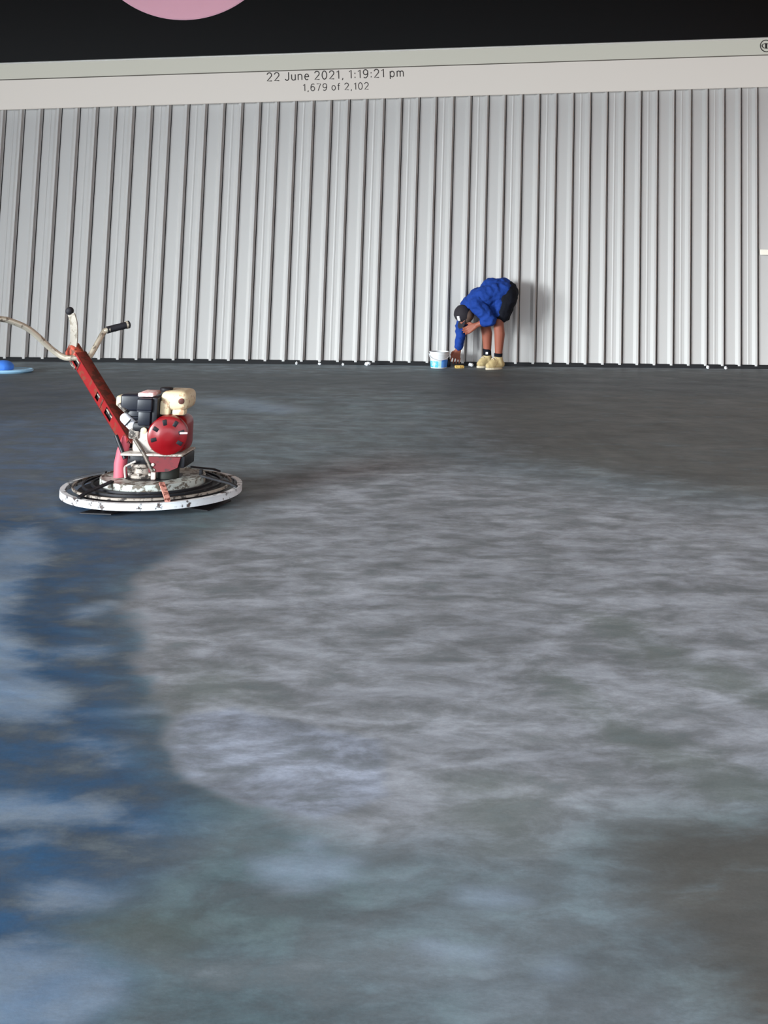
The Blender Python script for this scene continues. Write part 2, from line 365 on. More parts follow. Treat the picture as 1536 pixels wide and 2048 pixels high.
# ---- ribbed metal cladding, one bay after another
M_CLAD = mat('painted_steel_cladding', (184, 182, 180), 0.42, 0.0, 0.5, var=0.05, wear_scale=3.0, stretch=(3, 1, 0.25))
def bay_mesh(mid):
    prof = [(0.004, 0.020), (0.006, 0.0235), (0.070, 0.0235), (0.076, 0.0265 if mid else 0.0235), (0.090, 0.0265 if mid else 0.0235), (0.096, 0.0235), (0.130, 0.0235), (0.162, 0.062), (0.186, 0.063), (0.199, 0.026), (0.205, 0.023), (0.208, 0.018)]
    bm = B(); z0, z1 = 0.025, 4.8
    f = [[bm.verts.new((x, -d, z)) for x, d in prof] for z in (z0, z1)]
    g = [[bm.verts.new((x, -d+0.0015, z)) for x, d in prof] for z in (z0, z1)]
    for i in range(len(prof)-1):
        bm.faces.new((f[0][i], f[0][i+1], f[1][i+1], f[1][i])); bm.faces.new((g[0][i], g[1][i], g[1][i+1], g[0][i+1]))
        bm.faces.new((f[0][i], g[0][i], g[0][i+1], f[0][i+1])); bm.faces.new((f[1][i], f[1][i+1], g[1][i+1], g[1][i]))
    bm.faces.new((f[0][0], f[1][0], g[1][0], g[0][0])); bm.faces.new((f[0][-1], g[0][-1], g[1][-1], f[1][-1]))
    return bm
protos = [obj('cladding_panel', bay_mesh(False), M_CLAD, wb), obj('cladding_panel', bay_mesh(True), M_CLAD, wb)]
used = [False, False]
for k in range(-15, 63):
    q = k % 2
    if not used[q]: o = protos[q]; used[q] = True
    else: o = protos[q].copy(); COL.objects.link(o); o.parent = wb
    o.location = (BAY0+k*BAY, 0, 0)
# ---- roof, right wall and an added shading wall on the left (out of frame)
M_ROOF = mat('roof_sheet', (190, 128, 78), 0.7)
bm = B(); box(bm, -20, 9, -1.0, 16.2, 4.85, 4.95); o = obj('ceiling', bm, M_ROOF); tag(o, 'brown shed roof lining over the slab', kind='structure')
bm = B(); box(bm, -13.7, -13.5, 5.9, 16.4, -0.05, 4.85); o = obj('shade_wall_left', bm, M_ROOF); tag(o, 'unseen brown wall added to shade the left of the ribbed wall', kind='structure')  # added out of view to keep sun off the left of the cladding
bm = B(); box(bm, 8.8, 9.0, 3.0, 16.4, -0.05, 4.85); o = obj('wall_right', bm, M_ROOF); tag(o, 'brown side wall closing the shed', kind='structure')

# ================================================================= SCREEN HEADER above the cladding
CEIL = 4.85
M_BEZ = mat('bezel_black', (7, 7, 8), 0.35, 0, 0.15, var=0.2)
M_BAR = mat('toolbar_pale', (120, 118, 116), 0.6, var=0.015, wear_scale=2)
M_MENU = mat('menu_strip_grey', (112, 112, 106), 0.6, var=0.02, wear_scale=2)
M_LINE = mat('divider_grey', (96, 92, 84), 0.7); M_INK = mat('lettering_ink', (70, 68, 68), 0.7); M_EDGE = mat('edge_highlight', (238, 234, 226), 0.5)
M_PINK = mat('pink_reflection', (252, 190, 208), 0.6, var=0.03, wear=(235, 170, 190), wear_amt=-0.35, wear_scale=5)
def edge_bottom(s): return 3.285+0.0621*(s+0.1)+0.013 if False else 2.912+0.0621*(s+6.232)
def edge_line(s): return 3.261+0.0674*(s+6.255)
def edge_top(s): return 3.464+0.0695*(s+6.269)
def strip(bm, f0, f1, d0, d1, s0=-9.4, s1=8.4):
    p = [(s0, f0(s0)), (s1, f0(s1)), (s1, f1(s1)), (s0, f1(s0))]
    loft(bm, [[Vector((s, -d, z)) for s, z in p] for d in (d0, d1)])
    return bm
for mm, e in ((M_BAR, (0.135, 0.128, 0.119)), (M_MENU, (0.110, 0.110, 0.097))):
    pb = mm.node_tree.nodes['Principled BSDF']; pb.inputs['Emission Color'].default_value = e+(1,); pb.inputs['Emission Strength'].default_value = 1.0
tb = empty('monitor', on_wall(0, 0)); tb.matrix_world = WM
tag(tb, 'black monitor bezel over a pale toolbar strip with date lettering', 'monitor')
ts = tag(obj('title_strip', strip(B(), edge_bottom, edge_line, 0.066, 0.12), M_BAR, tb), 'pale title strip with grey date and picture count lettering')
mn = tag(obj('menu_strip', strip(B(), edge_line, edge_top, 0.066, 0.119), M_MENU, tb), 'narrower greyer strip under the black bezel')
obj('divider_line', strip(B(), lambda s: edge_line(s)-0.006, lambda s: edge_line(s)+0.006, 0.119, 0.122), M_LINE, tb)
obj('edge_highlight', strip(B(), lambda s: edge_top(s)-0.018, edge_top, 0.118, 0.121), M_EDGE, tb)
def tm(s, z, a): return Matrix.Translation((s, -0.121, z)) @ Matrix.Rotation(-a, 4, 'Y') @ Matrix.Rotation(PI/2, 4, 'X')
lettering('22 June 2021, 1:19:21 pm', 1.637, 0.068, M_INK, ts, tm(-3.157, 3.350, 0.0672))
lettering('1,679 of 2,102', 0.784, 0.068, M_INK, ts, tm(-2.724, 3.243, 0.0600))
ICX, ICZ = 3.005, 4.0
def flat_ring(rx, rz, w, y0=-0.126, y1=-0.116, n=36):
    bm = B(); pr = [(1, y0), (1, y1), (1-w, y1), (1-w, y0)]
    R = [[bm.verts.new((ICX+rx*q*math.cos(2*PI*k/n), y, ICZ+rz*q*math.sin(2*PI*k/n))) for k in range(n)] for q, y in pr]
    for i in range(4):
        a, b2 = R[i], R[(i+1) % 4]
        for k in range(n): bm.faces.new((a[k], a[(k+1) % n], b2[(k+1) % n], b2[k]))
    return bm
M_ICON = mat('icon_ink', (22, 22, 22), 0.6)
tag(obj('icon_ring', flat_ring(0.079, 0.079, 0.13), M_ICON, mn), 'round black icon outline'); obj('icon_oval', flat_ring(0.058, 0.034, 0.2), M_ICON, mn)
obj('icon_bar', box(B(), ICX-0.012, ICX+0.012, -0.126, -0.116, ICZ-0.034, ICZ+0.034), M_ICON, mn)
bz = tag(obj('bezel', strip(B(), edge_top, lambda s: CEIL-0.02, 0.066, 0.15), M_BEZ, tb), 'black bezel')
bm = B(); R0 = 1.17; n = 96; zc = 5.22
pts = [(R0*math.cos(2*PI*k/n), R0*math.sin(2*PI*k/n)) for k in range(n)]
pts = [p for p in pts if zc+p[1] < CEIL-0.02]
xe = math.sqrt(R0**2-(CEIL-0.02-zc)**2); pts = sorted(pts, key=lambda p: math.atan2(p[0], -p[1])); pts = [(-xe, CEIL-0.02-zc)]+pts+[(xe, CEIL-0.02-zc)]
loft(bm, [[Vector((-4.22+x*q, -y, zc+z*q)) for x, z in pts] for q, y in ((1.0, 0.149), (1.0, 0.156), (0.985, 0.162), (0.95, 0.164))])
tag(obj('painted_reflection', bm, M_PINK, bz), 'pale pink round reflection painted on the bezel')  # reflection in the black bezel, painted as a flat pink disc

# ================================================================= POWER TROWEL
M_WHITE = mat('chipped_white_paint', (212, 216, 220), 0.5, wear=(70, 58, 55), wear_amt=0.35, wear_scale=22)
M_WHITE2 = mat('dirty_white_paint', (178, 182, 176), 0.55, wear=(92, 84, 74), wear_amt=0.55, wear_scale=26)
M_BLK = mat('grimy_black_steel', (20, 20, 26), 0.5, 0.2, wear=(60, 58, 60), wear_amt=0.1, wear_scale=30)
M_RED = mat('trowel_red_paint', (124, 14, 18), 0.42, wear=(105, 45, 32), wear_amt=0.35, wear_scale=20)
M_RUST = mat('rusty_red_steel', (104, 36, 28), 0.65, wear=(70, 30, 22), wear_amt=0.6, wear_scale=24)
M_CAPR = mat('rusted_cap', (168, 74, 56), 0.6, wear=(96, 52, 34), wear_amt=0.6, wear_scale=26)
M_ERED = mat('engine_red', (124, 6, 16), 0.3, 0, 0.5, var=0.1)
M_DRED = mat('dark_red_frame', (100, 14, 24), 0.5, wear=(60, 22, 24), wear_amt=0.4, wear_scale=25)
M_PNK = mat('faded_pink_tube', (196, 84, 98), 0.6, wear=(200, 130, 130), wear_amt=0.2, wear_scale=16)
M_STEEL = mat('cream_steel_tube', (196, 186, 168), 0.35, 0.35, wear=(120, 108, 96), wear_amt=0.3, wear_scale=22)
M_GREY = mat('grey_casting', (150, 140, 130), 0.6, 0.2, wear=(58, 52, 48), wear_amt=0.55, wear_scale=30)
M_PALE = mat('pale_casting', (176, 168, 160), 0.6, wear=(120, 108, 96), wear_amt=0.3, wear_scale=26)
M_CREAM = mat('cream_tank', (210, 192, 158), 0.4, wear=(176, 140, 110), wear_amt=0.3, wear_scale=26)
M_NAVY = mat('navy_black_plastic', (20, 23, 34), 0.4, var=0.3)
M_RUB = mat('black_rubber', (24, 22, 28), 0.7)
M_LBL = mat('pale_pink_label', (232, 170, 170), 0.6, wear=(245, 225, 220), wear_amt=0.6, wear_scale=30)
M_OLIVE = mat('olive_black_drum', (38, 40, 36), 0.6)
M_SPK = mat('rusty_pink_bar', (200, 140, 126), 0.6, wear=(110, 60, 50), wear_amt=0.5, wear_scale=40)
T = empty('power_trowel', (-2.061, 6.894, 0)); tag(T, 'red walk-behind power trowel with white guard ring on the concrete', 'power trowel')
def part(name, bm, m, parent=T, smooth=35, label=None):
    o = obj(name, bm, m, parent, smooth)
    if label: o['label'] = label
    return o
ring = part('guard_ring', ring_band(B(), 0.490, 0.478, 0.042, 0.074), M_WHITE, label='outer white guard ring with chipped paint')
part('ring_lip', ring_band(B(), 0.490, 0.462, 0.072, 0.079), M_WHITE, ring)
for r, z in ((0.430, 0.086), (0.378, 0.092), (0.330, 0.098)):
    bm = B(); ring_band(bm, r, r-0.010, z-0.006, z+0.006); part('inner_ring', bm, M_GREY if r == 0.430 else M_BLK)
bm = B(); loft(bm, [[Vector((q*math.cos(2*PI*k/60), q*math.sin(2*PI*k/60), z)) for k in range(60)] for q, z in ((0.285, 0.084), (0.40, 0.062), (0.40, 0.057), (0.285, 0.079))], True, False); part('shadow_cone', bm, M_BLK)  # black cone added for the shadow inside the guard, not a machine part
part('top_ring', ring_band(B(), 0.285, 0.276, 0.092, 0.132), M_WHITE2, label='raised dirty white ring')
bm = B(); ring_band(bm, 0.280, 0.16, 0.121, 0.128); part('top_plate', bm, M_WHITE2)
bm = B(); lathe(bm, [(0.17, 0.119), (0.17, 0.127), (0.02, 0.127)], 40); part('centre_plate', bm, M_BLK)
for k in range(6):
    a = math.radians(-64+60*k)
    bm = B(); d = Vector((math.cos(a), math.sin(a), 0)); n2 = Vector((-d.y, d.x, 0)); pts = [(0.275, 0.134), (0.30, 0.128), (0.44, 0.098), (0.482, 0.080)]
    loft(bm, [[d*r+n2*sx*0.014+Vector((0, 0, z+dz)) for sx, dz in ((-1, 0), (1, 0), (1, 0.010), (-1, 0.010))] for r, z in pts])
    part('guard_bar', bm, M_SPK if k == 0 else M_BLK, label='rusty pink guard bar' if k == 0 else None)
for k in range(4):
    a = math.radians(-112+90*k); Mx = Matrix.Rotation(a, 4, 'Z')
    bm = B(); box(bm, 0.12, 0.455, -0.105, 0.105, 0.0, 0.006, 0, Mx @ Matrix.Translation((0, 0, 0.006)) @ Matrix.Rotation(math.radians(4), 4, 'X')); bl = part('blade', bm, M_BLK)
    bm = B(); tube(bm, [Mx @ Vector((0.03, 0, 0.045)), Mx @ Vector((0.40, 0, 0.030))], 0.016, 10); part('blade_arm', bm, M_BLK, bl)
bm = B(); lathe(bm, [(0.075, 0.015), (0.085, 0.03), (0.085, 0.07), (0.05, 0.08), (0.045, 0.122)], 28); part('spider_hub', bm, M_BLK)
# gearbox
bm = B(); lathe(bm, [(0.085, 0.127), (0.085, 0.142), (0.066, 0.15), (0.062, 0.176), (0.075, 0.185), (0.075, 0.2), (0.04, 0.215)], 30, (-0.055, 0, 0)); gb = part('gearbox', bm, M_GREY)
bm = B(); box(bm, -0.125, 0.015, -0.07, 0.07, 0.20, 0.256, 0.012); part('gearbox_cover', bm, M_BLK, gb)
for bx_, by_ in ((-0.115, -0.055), (0.0, -0.062), (-0.06, -0.078)):
    bm = B(); lathe(bm, [(0.011, 0.14), (0.011, 0.152), (0.006, 0.154)], 6, (bx_, by_, 0)); part('bolt', bm, M_PALE, gb)
bm = B(); tube(bm, smooth_pts([(-0.13, -0.085, 0.13), (-0.135, -0.09, 0.185), (-0.12, -0.09, 0.2), (-0.075, -0.09, 0.222)]), 0.006, 8); part('linkage_rod', bm, M_PALE)
bm = B(); box(bm, 0.018, 0.042, -0.11, -0.085, 0.128, 0.182, 0.003); box(bm, 0.024, 0.036, -0.112, -0.085, 0.18, 0.212, 0.003); part('yoke_post', bm, mat('pinkish_steel', (214, 190, 180), 0.5, wear=(110, 80, 70), wear_amt=0.3, wear_scale=30))
# engine base
bm = B(); box(bm, -0.15, 0.195, -0.13, 0.13, 0.258, 0.270, 0.003); part('engine_plate', bm, M_PALE)
bm = B(); loft(bm, [[(0.012, y, 0.172), (0.12, y, 0.178), (0.17, y, 0.20), (0.185, y, 0.256), (0.008, y, 0.256)] for y in (-0.135, 0.09)]); bg = part('belt_guard', bm, M_DRED, label='dark red belt guard')
for q in ((0.035, 0.215), (0.04, 0.185)):
    bm = B(); lathe(bm, [(0.009, 0), (0.009, 0.006), (0.004, 0.008)], 8, mtx=Matrix.Translation((q[0], -0.135, q[1])) @ Matrix.Rotation(PI/2, 4, 'X')); part('bolt', bm, M_PALE, bg)
bm = B(); box(bm, 0.165, 0.205, -0.12, 0.08, 0.195, 0.262, 0.008); part('rear_bracket', bm, M_BLK)
bm = B(); lathe(bm, [(0.058, 0.126), (0.060, 0.13), (0.060, 0.18), (0.052, 0.19)], 30, (0.092, -0.03, 0)); part('clutch_drum', bm, M_OLIVE)
# engine
E = empty('engine', (0, 0, 0)); E.parent = T
bm = B(); box(bm, -0.10, 0.06, -0.10, 0.11, 0.270, 0.40, 0.018, None, 3); part('crankcase', bm, M_PALE, E)
bm = B()
for k in range(7): box(bm, -0.13, -0.02, -0.06, 0.08, 0.375+0.014*k, 0.382+0.014*k, 0.002)
box(bm, -0.12, -0.03, -0.05, 0.07, 0.37, 0.475); part('cylinder_fins', bm, M_PALE, E)
bm = B(); box(bm, -0.02, 0.195, -0.10, 0.10, 0.268, 0.470, 0.045, None, 4); sh = part('fan_shroud', bm, M_ERED, E)
RM = Matrix.Translation((0.098, -0.095, 0.372)) @ Matrix.Rotation(math.radians(14), 4, 'Z') @ Matrix.Rotation(PI/2, 4, 'X')
bm = B(); lathe(bm, [(0.110, -0.02), (0.110, 0.03), (0.104, 0.045), (0.085, 0.055), (0.06, 0.058), (0.05, 0.066), (0.02, 0.068)], 40, mtx=RM); rc = part('recoil_starter', bm, M_ERED, E, label='round red recoil starter cover')
for k in range(8):
    if k in (5, 6): continue
    a = 2*PI*k/8+0.25
    bm = B(); M2 = RM @ Matrix.Rotation(a, 4, 'Z') @ Matrix.Translation((0.075, 0, 0.053)); box(bm, -0.016, 0.016, -0.011, 0.011, -0.004, 0.006, 0.003, M2); part('cooling_slot', bm, M_BLK, rc)
bm = B(); M2 = RM @ Matrix.Translation((0.085, 0.015, 0.050)); box(bm, -0.022, 0.022, -0.006, 0.006, 0, 0.012, 0.004, M2); part('pull_grip', bm, mat('pale_grip', (225, 190, 190), 0.5), rc)
# air cleaner boxes
bm = B(); box(bm, -0.188, -0.064, -0.07, 0.06, 0.490, 0.583, 0.014, None, 3); box(bm, -0.15, -0.07, -0.06, 0.05, 0.43, 0.50, 0.012); part('air_cleaner', bm, M_NAVY, E)
bm = B(); box(bm, -0.066, 0.020, -0.165, -0.03, 0.505, 0.575, 0.01, None, 3); box(bm, -0.058, 0.012, -0.158, -0.03, 0.425, 0.512, 0.01); box(bm, -0.062, 0.016, -0.162, -0.05, 0.500, 0.509, 0.003); part('control_box', bm, M_NAVY, E)
bm = B(); box(bm, 0.012, 0.046, -0.145, 0.0, 0.43, 0.578, 0.008); box(bm, -0.10, 0.03, -0.12, 0.0, 0.385, 0.44, 0.02); part('carburettor_housing', bm, M_BLK, E)
bm = B(); lathe(bm, [(0.017, 0), (0.017, 0.012), (0.008, 0.016)], 16, mtx=Matrix.Translation((-0.025, -0.13, 0.398)) @ Matrix.Rotation(PI/2, 4, 'X')); part('fuel_tap', bm, M_CREAM, E)
bm = B(); box(bm, 0.042, 0.196, -0.10, 0.11, 0.500, 0.608, 0.035, None, 4); box(bm, 0.045, 0.10, -0.105, 0.0, 0.478, 0.56, 0.012); tk = part('fuel_tank', bm, M_CREAM, E, label='cream fuel tank')
bm = B(); box(bm, 0.11, 0.18, -0.09, -0.02, 0.475, 0.51, 0.012); part('tank_foot', bm, M_CREAM, tk)
bm = B(); lathe(bm, [(0.016, 0), (0.016, 0.01), (0.008, 0.013)], 14, mtx=Matrix.Translation((0.165, -0.098, 0.556)) @ Matrix.Rotation(PI/2, 4, 'X')); part('tank_plug', bm, M_RUST, tk)
bm = B(); lathe(bm, [(0.034, 0.600), (0.036, 0.606), (0.036, 0.618), (0.028, 0.622)], 24, (0.055, -0.02, 0)); part('filler_cap', bm, M_BLK, tk)
bm = B(); box(bm, -0.075, 0.012, -0.12, 0.03, 0.578, 0.600, 0.006); part('top_label', bm, M_LBL, E)
bm = B(); box(bm, -0.222, -0.176, -0.045, 0.045, 0.512, 0.572, 0.014, None, 3); part('muffler_cap', bm, M_CREAM, E)
bm = B(); tube(bm, [(-0.20, -0.05, 0.525), (-0.15, -0.07, 0.49)], 0.012, 10); part('throttle_bracket', bm, M_GREY, E)
bm = B(); capsule(bm, (-0.158, -0.06, 0.452), (-0.115, -0.06, 0.415), 0.028, 0.030); mf = part('exhaust_elbow', bm, mat('pale_grey_muffler', (222, 222, 228), 0.5, var=0.1), E)
bm = B(); tube(bm, [(-0.145, -0.092, 0.415), (-0.115, -0.092, 0.45)], 0.004, 6); part('clamp_wire', bm, M_BLK, mf)
bm = B(); box(bm, -0.12, -0.06, -0.11, -0.03, 0.345, 0.40, 0.01); part('oil_filler', bm, M_GREY, E)
# handle arm (box beam with lightening holes)
A0, A1 = Vector((-0.128, -0.01, 0.305)), Vector((-0.598, 0.372, 0.745))
av = (A1-A0).normalized(); AL = (A1-A0).length; hv = Vector((-av.y, av.x, 0)).normalized()*-1
if hv.y < 0: hv = -hv
vv = hv.cross(av).normalized()
if vv.z < 0: vv = -vv
AM = Matrix((( av.x, hv.x, vv.x, A0.x), (av.y, hv.y, vv.y, A0.y), (av.z, hv.z, vv.z, A0.z), (0, 0, 0, 1)))   # x along the arm, y across (away), z up-side
WH, WV = 0.036, 0.036
bm = B(); box(bm, 0.0, AL, -WH+0.014, WH-0.002, -WV+0.004, WV-0.004, 0, AM); arm = part('handle_arm', bm, M_BLK, label='red box-section handle arm with slots')
bm = B(); box(bm, -0.03, AL, -WH, WH, WV-0.005, WV, 0.001, AM); part('arm_top', bm, M_RUST, arm)
bm = B(); box(bm, 0.0, AL, WH-0.004, WH, -WV, WV-0.004, 0.001, AM); box(bm, 0.0, AL, -WH, WH, -WV, -WV+0.004, 0.0, AM); part('arm_back', bm, M_RED, arm)
holes = [(0.205, 0.285), (0.375, 0.415), (AL-0.075, AL-0.02)]
bm = B(); x = 0.0
for h0, h1 in holes+[(AL, AL)]:
    box(bm, x, h0, -WH, -WH+0.004, -WV, WV, 0, AM)
    if h1 > h0:
        box(bm, h0, h1, -WH, -WH+0.004, -WV, -WV+0.013, 0, AM); box(bm, h0, h1, -WH, -WH+0.004, WV-0.014, WV, 0, AM)
    x = h1
part('arm_side', bm, M_RED, arm)
bm = B(); tube(bm, [AM @ Vector((0.10, -WH+0.011, 0)), AM @ Vector((AL-0.03, -WH+0.011, 0.002))], 0.005, 8); part('control_rod', bm, M_GREY, arm)
for a0 in (0.33, AL-0.09):
    bm = B(); box(bm, a0, a0+0.012, -WH-0.003, -WH+0.002, -WV+0.004, WV-0.006, 0.001, AM); part('weld_strip', bm, M_RUST, arm)
bm = B(); box(bm, AL-0.012, AL+0.085, -WH-0.006, WH-0.010, -WV-0.012, WV+0.004, 0.016, AM, 3); part('arm_head', bm, M_CAPR, label='rusted end cap of the handle arm')
bm = B(); box(bm, AL-0.06, AL+0.02, -WH-0.002, -WH+0.05, -WV-0.016, -WV+0.004, 0.004, AM); part('head_bracket', bm, M_GREY)
# handlebar
bp_ = [(-1.096, -0.06, 0.994), (-1.038, 0, 0.992), (-0.958, 0.08, 0.977), (-0.916, 0.12, 0.964), (-0.829, 0.2, 0.908), (-0.729, 0.3, 0.786), (-0.667, 0.325, 0.742), (-0.614, 0.335, 0.738), (-0.545, 0.375, 0.740), (-0.532, 0.41, 0.762), (-0.504, 0.5, 0.872), (-0.487, 0.51, 0.890), (-0.469, 0.52, 0.895)]
bm = B(); tube(bm, smooth_pts(bp_, 6), 0.0170, 14); hb = part('handlebar', bm, M_STEEL, label='bent cream steel handlebar')
for g0, g1 in (((-0.488, 0.513, 0.891), (-0.375, 0.604, 0.924)), ((-1.06, -0.02, 0.993), (-1.17, -0.14, 0.996))):
    g0, g1 = Vector(g0), Vector(g1); d = g1-g0
    bm = B(); tube(bm, [g0+d*f for f in (0, 0.02, 0.3, 0.32, 0.6, 0.62, 0.86, 0.88, 0.96, 1.0)], [0.018, 0.0225, 0.021, 0.0225, 0.021, 0.0225, 0.021, 0.024, 0.024, 0.013], 14); gp = part('grip', bm, M_RUB, hb, label='black rubber grip')
    bm = B(); tube(bm, [g0+d*0.82, g0+d*0.89], 0.0252, 14); part('grip_band', bm, M_STEEL, gp)
# throttle lever
bm = B(); rings = []
for p in smooth_pts([(-0.634, 0.37, 0.795), (-0.631, 0.37, 0.83), (-0.632, 0.37, 0.89), (-0.640, 0.37, 0.95), (-0.658, 0.37, 1.0)], 5):
    rings.append([p+Vector((dx*0.021, dy*0.008, 0)) for dx, dy in ((-1, -1), (1, -1), (1, 1), (-1, 1))])
loft(bm, rings); lv = part('pitch_lever', bm, mat('pale_grey_lever', (166, 158, 146), 0.5, wear=(130, 120, 105), wear_amt=0.4, wear_scale=22), label='pale grey pitch lever')
bm = B(); ellipsoid(bm, (-0.667, 0.37, 1.012), (0.024, 0.024, 0.025)); part('lever_knob', bm, M_RUB, lv)
# pink lifting tube and brace rods
bm = B(); tube(bm, [(-0.170, -0.05, 0.127), (-0.174, -0.045, 0.20), (-0.170, -0.03, 0.27), (-0.160, -0.005, 0.34)], [0.037, 0.036, 0.033, 0.026], 18); part('lifting_tube', bm, M_PNK, label='faded pink upright tube')
bm = B(); tube(bm, [(-0.205, -0.055, 0.355), (-0.138, -0.085, 0.235)], 0.011, 10); part('brace_rod', bm, M_BLK)
bm = B(); tube(bm, [(-0.085, -0.10, 0.345), (-0.020, -0.125, 0.268), (0.036, -0.14, 0.178)], 0.011, 10); part('brace_rod', bm, mat('dull_brace_steel', (92, 84, 76), 0.5, 0.3, wear=(40, 36, 34), wear_amt=0.4, wear_scale=30))
bm = B(); box(bm, 0.245, 0.262, 0.04, 0.07, 0.125, 0.158, 0.003); part('guard_bolt', bm, M_BLK)

# ================================================================= PERSON
PX = on_wall(-0.3714, 0.32)
Pn = empty('person', PX, WALL_A); tag(Pn, 'person in blue shirt and black shorts bending down beside the white bucket', 'person')
M_SKIN = mat('tanned_skin', (140, 80, 62), 0.55, var=0.06); M_SHIRT = mat('blue_work_shirt', (26, 58, 132), 0.8, 0, 0.15, var=0.22, wear_scale=7, bump=0.9)
M_SHORT = mat('black_shorts', (18, 20, 28), 0.85, 0, 0.15, var=0.15, bump=0.3); M_CAPM = mat('charcoal_cap', (44, 41, 46), 0.8, 0, 0.2)
M_SOCK = mat('black_sock', (20, 21, 28), 0.9, 0, 0.1); M_BOOT = mat('tan_boot', (184, 164, 120), 0.75, 0, 0.2, wear=(160, 138, 100), wear_amt=0.3, wear_scale=14)
M_SOLE = mat('boot_sole', (196, 184, 160), 0.8); M_PATCH = mat('white_cap_badge', (214, 212, 214), 0.6); M_HAIR = mat('brown_beard', (70, 52, 44), 0.8)
J = {k: Vector(v) for k, v in dict(
    pelvis=(0.125, 0.0, 0.86), waist=(0.0, -0.01, 0.885), chest=(-0.170, -0.02, 0.80), neck=(-0.290, -0.04, 0.715), head=(-0.365, -0.06, 0.625),
    Rsh=(-0.300, 0.13, 0.735), Relb=(-0.378, 0.12, 0.462), Rwr=(-0.404, 0.075, 0.208), Lsh=(-0.205, -0.18, 0.735), Lelb=(-0.055, -0.225, 0.575), Lwr=(-0.215, -0.165, 0.505),
    hipL=(0.135, -0.09, 0.805), hipR=(0.105, 0.08, 0.80), kneeL=(0.050, -0.125, 0.535), ankL=(0.058, -0.10, 0.125), kneeR=(-0.098, 0.035, 0.520), ankR=(-0.058, 0.07, 0.125)).items()}
bm = B()
def cap2(a, b, ra, rb): capsule(bm, J[a] if isinstance(a, str) else a, J[b] if isinstance(b, str) else b, ra, rb)
ellipsoid(bm, J['pelvis'], (0.13, 0.15, 0.11)); cap2('pelvis', 'waist', 0.125, 0.115); cap2('waist', 'chest', 0.115, 0.13)
ellipsoid(bm, J['chest'], (0.13, 0.16, 0.12)); cap2('chest', 'neck', 0.09, 0.06); cap2('neck', 'head', 0.06, 0.06)
ellipsoid(bm, J['head']+Vector((0, 0, 0)), (0.088, 0.078, 0.105), Matrix.Rotation(math.radians(-35), 3, 'Y'))
# face looks down and to the left: jaw, nose, ears
fd = Vector((-0.50, -0.22, -0.84)).normalized()
ellipsoid(bm, J['head']+Vector((0.035, -0.018, -0.060)), (0.055, 0.058, 0.06)); capsule(bm, J['head']+fd*0.075+Vector((0.02, 0, 0.0)), J['head']+fd*0.105+Vector((0.035, 0, -0.01)), 0.012, 0.016)
ellipsoid(bm, J['head']+Vector((0.02, -0.080, -0.012)), (0.022, 0.012, 0.030)); ellipsoid(bm, J['head']+Vector((0.02, 0.078, 0.0)), (0.022, 0.012, 0.030))
for S in 'RL':
    cap2('chest', S+'sh', 0.085, 0.070); cap2(S+'sh', S+'elb', 0.056, 0.045); cap2(S+'elb', S+'wr', 0.045, 0.030)
    cap2('hip'+S, 'knee'+S, 0.092, 0.058)
    k, a = J['knee'+S], J['ank'+S]; calf = k.lerp(a, 0.32)+Vector((0.014, 0, 0))
    cap2(k, calf, 0.060, 0.064); cap2(calf, a, 0.064, 0.040)
    cap2('ank'+S, J['ank'+S]+Vector((-0.04, -0.01, -0.05)), 0.036, 0.03)
# right hand reaching to the floor, fingers closing on a sponge
def hand(wr, dirv, side, curl, sp):
    d = Vector(dirv).normalized(); sd = (Vector(side)-d*Vector(side).dot(d)).normalized(); nn = d.cross(sd)
    palm = wr+d*0.055
    for q in (-1.5, -0.5, 0.5, 1.5):
        capsule(bm, wr+sd*q*0.008, wr+d*0.098+sd*q*0.024, 0.023, 0.017)
    L = [0.062, 0.074, 0.070, 0.054]
    for q in range(4):
        b0 = wr+d*0.098+sd*(q-1.5)*0.027*sp
        d1 = (d+nn*curl*0.5+sd*(q-1.5)*0.05).normalized(); d2 = (d+nn*curl*1.4).normalized(); p1 = b0+d1*L[q]*0.55; p2 = p1+d2*L[q]*0.5
        capsule(bm, b0, p1, 0.0125, 0.0115, 10); capsule(bm, p1, p2, 0.0115, 0.0095, 10)
    t0 = wr+d*0.03+sd*(-0.028); t1 = t0+(d*0.6-sd*0.8+nn*curl*0.3).normalized()*0.045; t2 = t1+(d*0.95-sd*0.2+nn*curl*0.5).normalized()*0.035
    capsule(bm, t0, t1, 0.015, 0.012, 10); capsule(bm, t1, t2, 0.012, 0.010, 10)
hand(J['Rwr'], (-0.28, -0.10, -0.95), (0.9, 0.3, -0.25), 0.25, 1.3)
hand(J['Lwr'], (-0.75, 0.25, -0.45), (0.35, -0.5, -0.8), 0.5, 1.0)
body = remeshed('body', bm, M_SKIN, Pn, 0.0065, 2)
# shirt
bm = B()
def C2(a, b, ra, rb): capsule(bm, J[a] if isinstance(a, str) else Vector(a), J[b] if isinstance(b, str) else Vector(b), ra, rb)
C2((0.105, 0.0, 0.915), (-0.03, -0.01, 0.915), 0.135, 0.135); C2((0.10, -0.06, 0.90), (-0.12, -0.10, 0.83), 0.12, 0.125); C2((0.10, 0.06, 0.90), (-0.12, 0.07, 0.83), 0.12, 0.125)
ellipsoid(bm, (-0.165, -0.02, 0.795), (0.155, 0.185, 0.140)); C2((-0.17, -0.02, 0.80), (-0.275, -0.035, 0.735), 0.12, 0.085)
ellipsoid(bm, (0.10, 0.0, 0.965), (0.075, 0.11, 0.09))
C2((-0.19, -0.10, 0.78), 'Lsh', 0.105, 0.090); C2('Lsh', 'Lelb', 0.088, 0.070); C2('Lelb', J['Lelb'].lerp(J['Lwr'], 0.35), 0.068, 0.058)
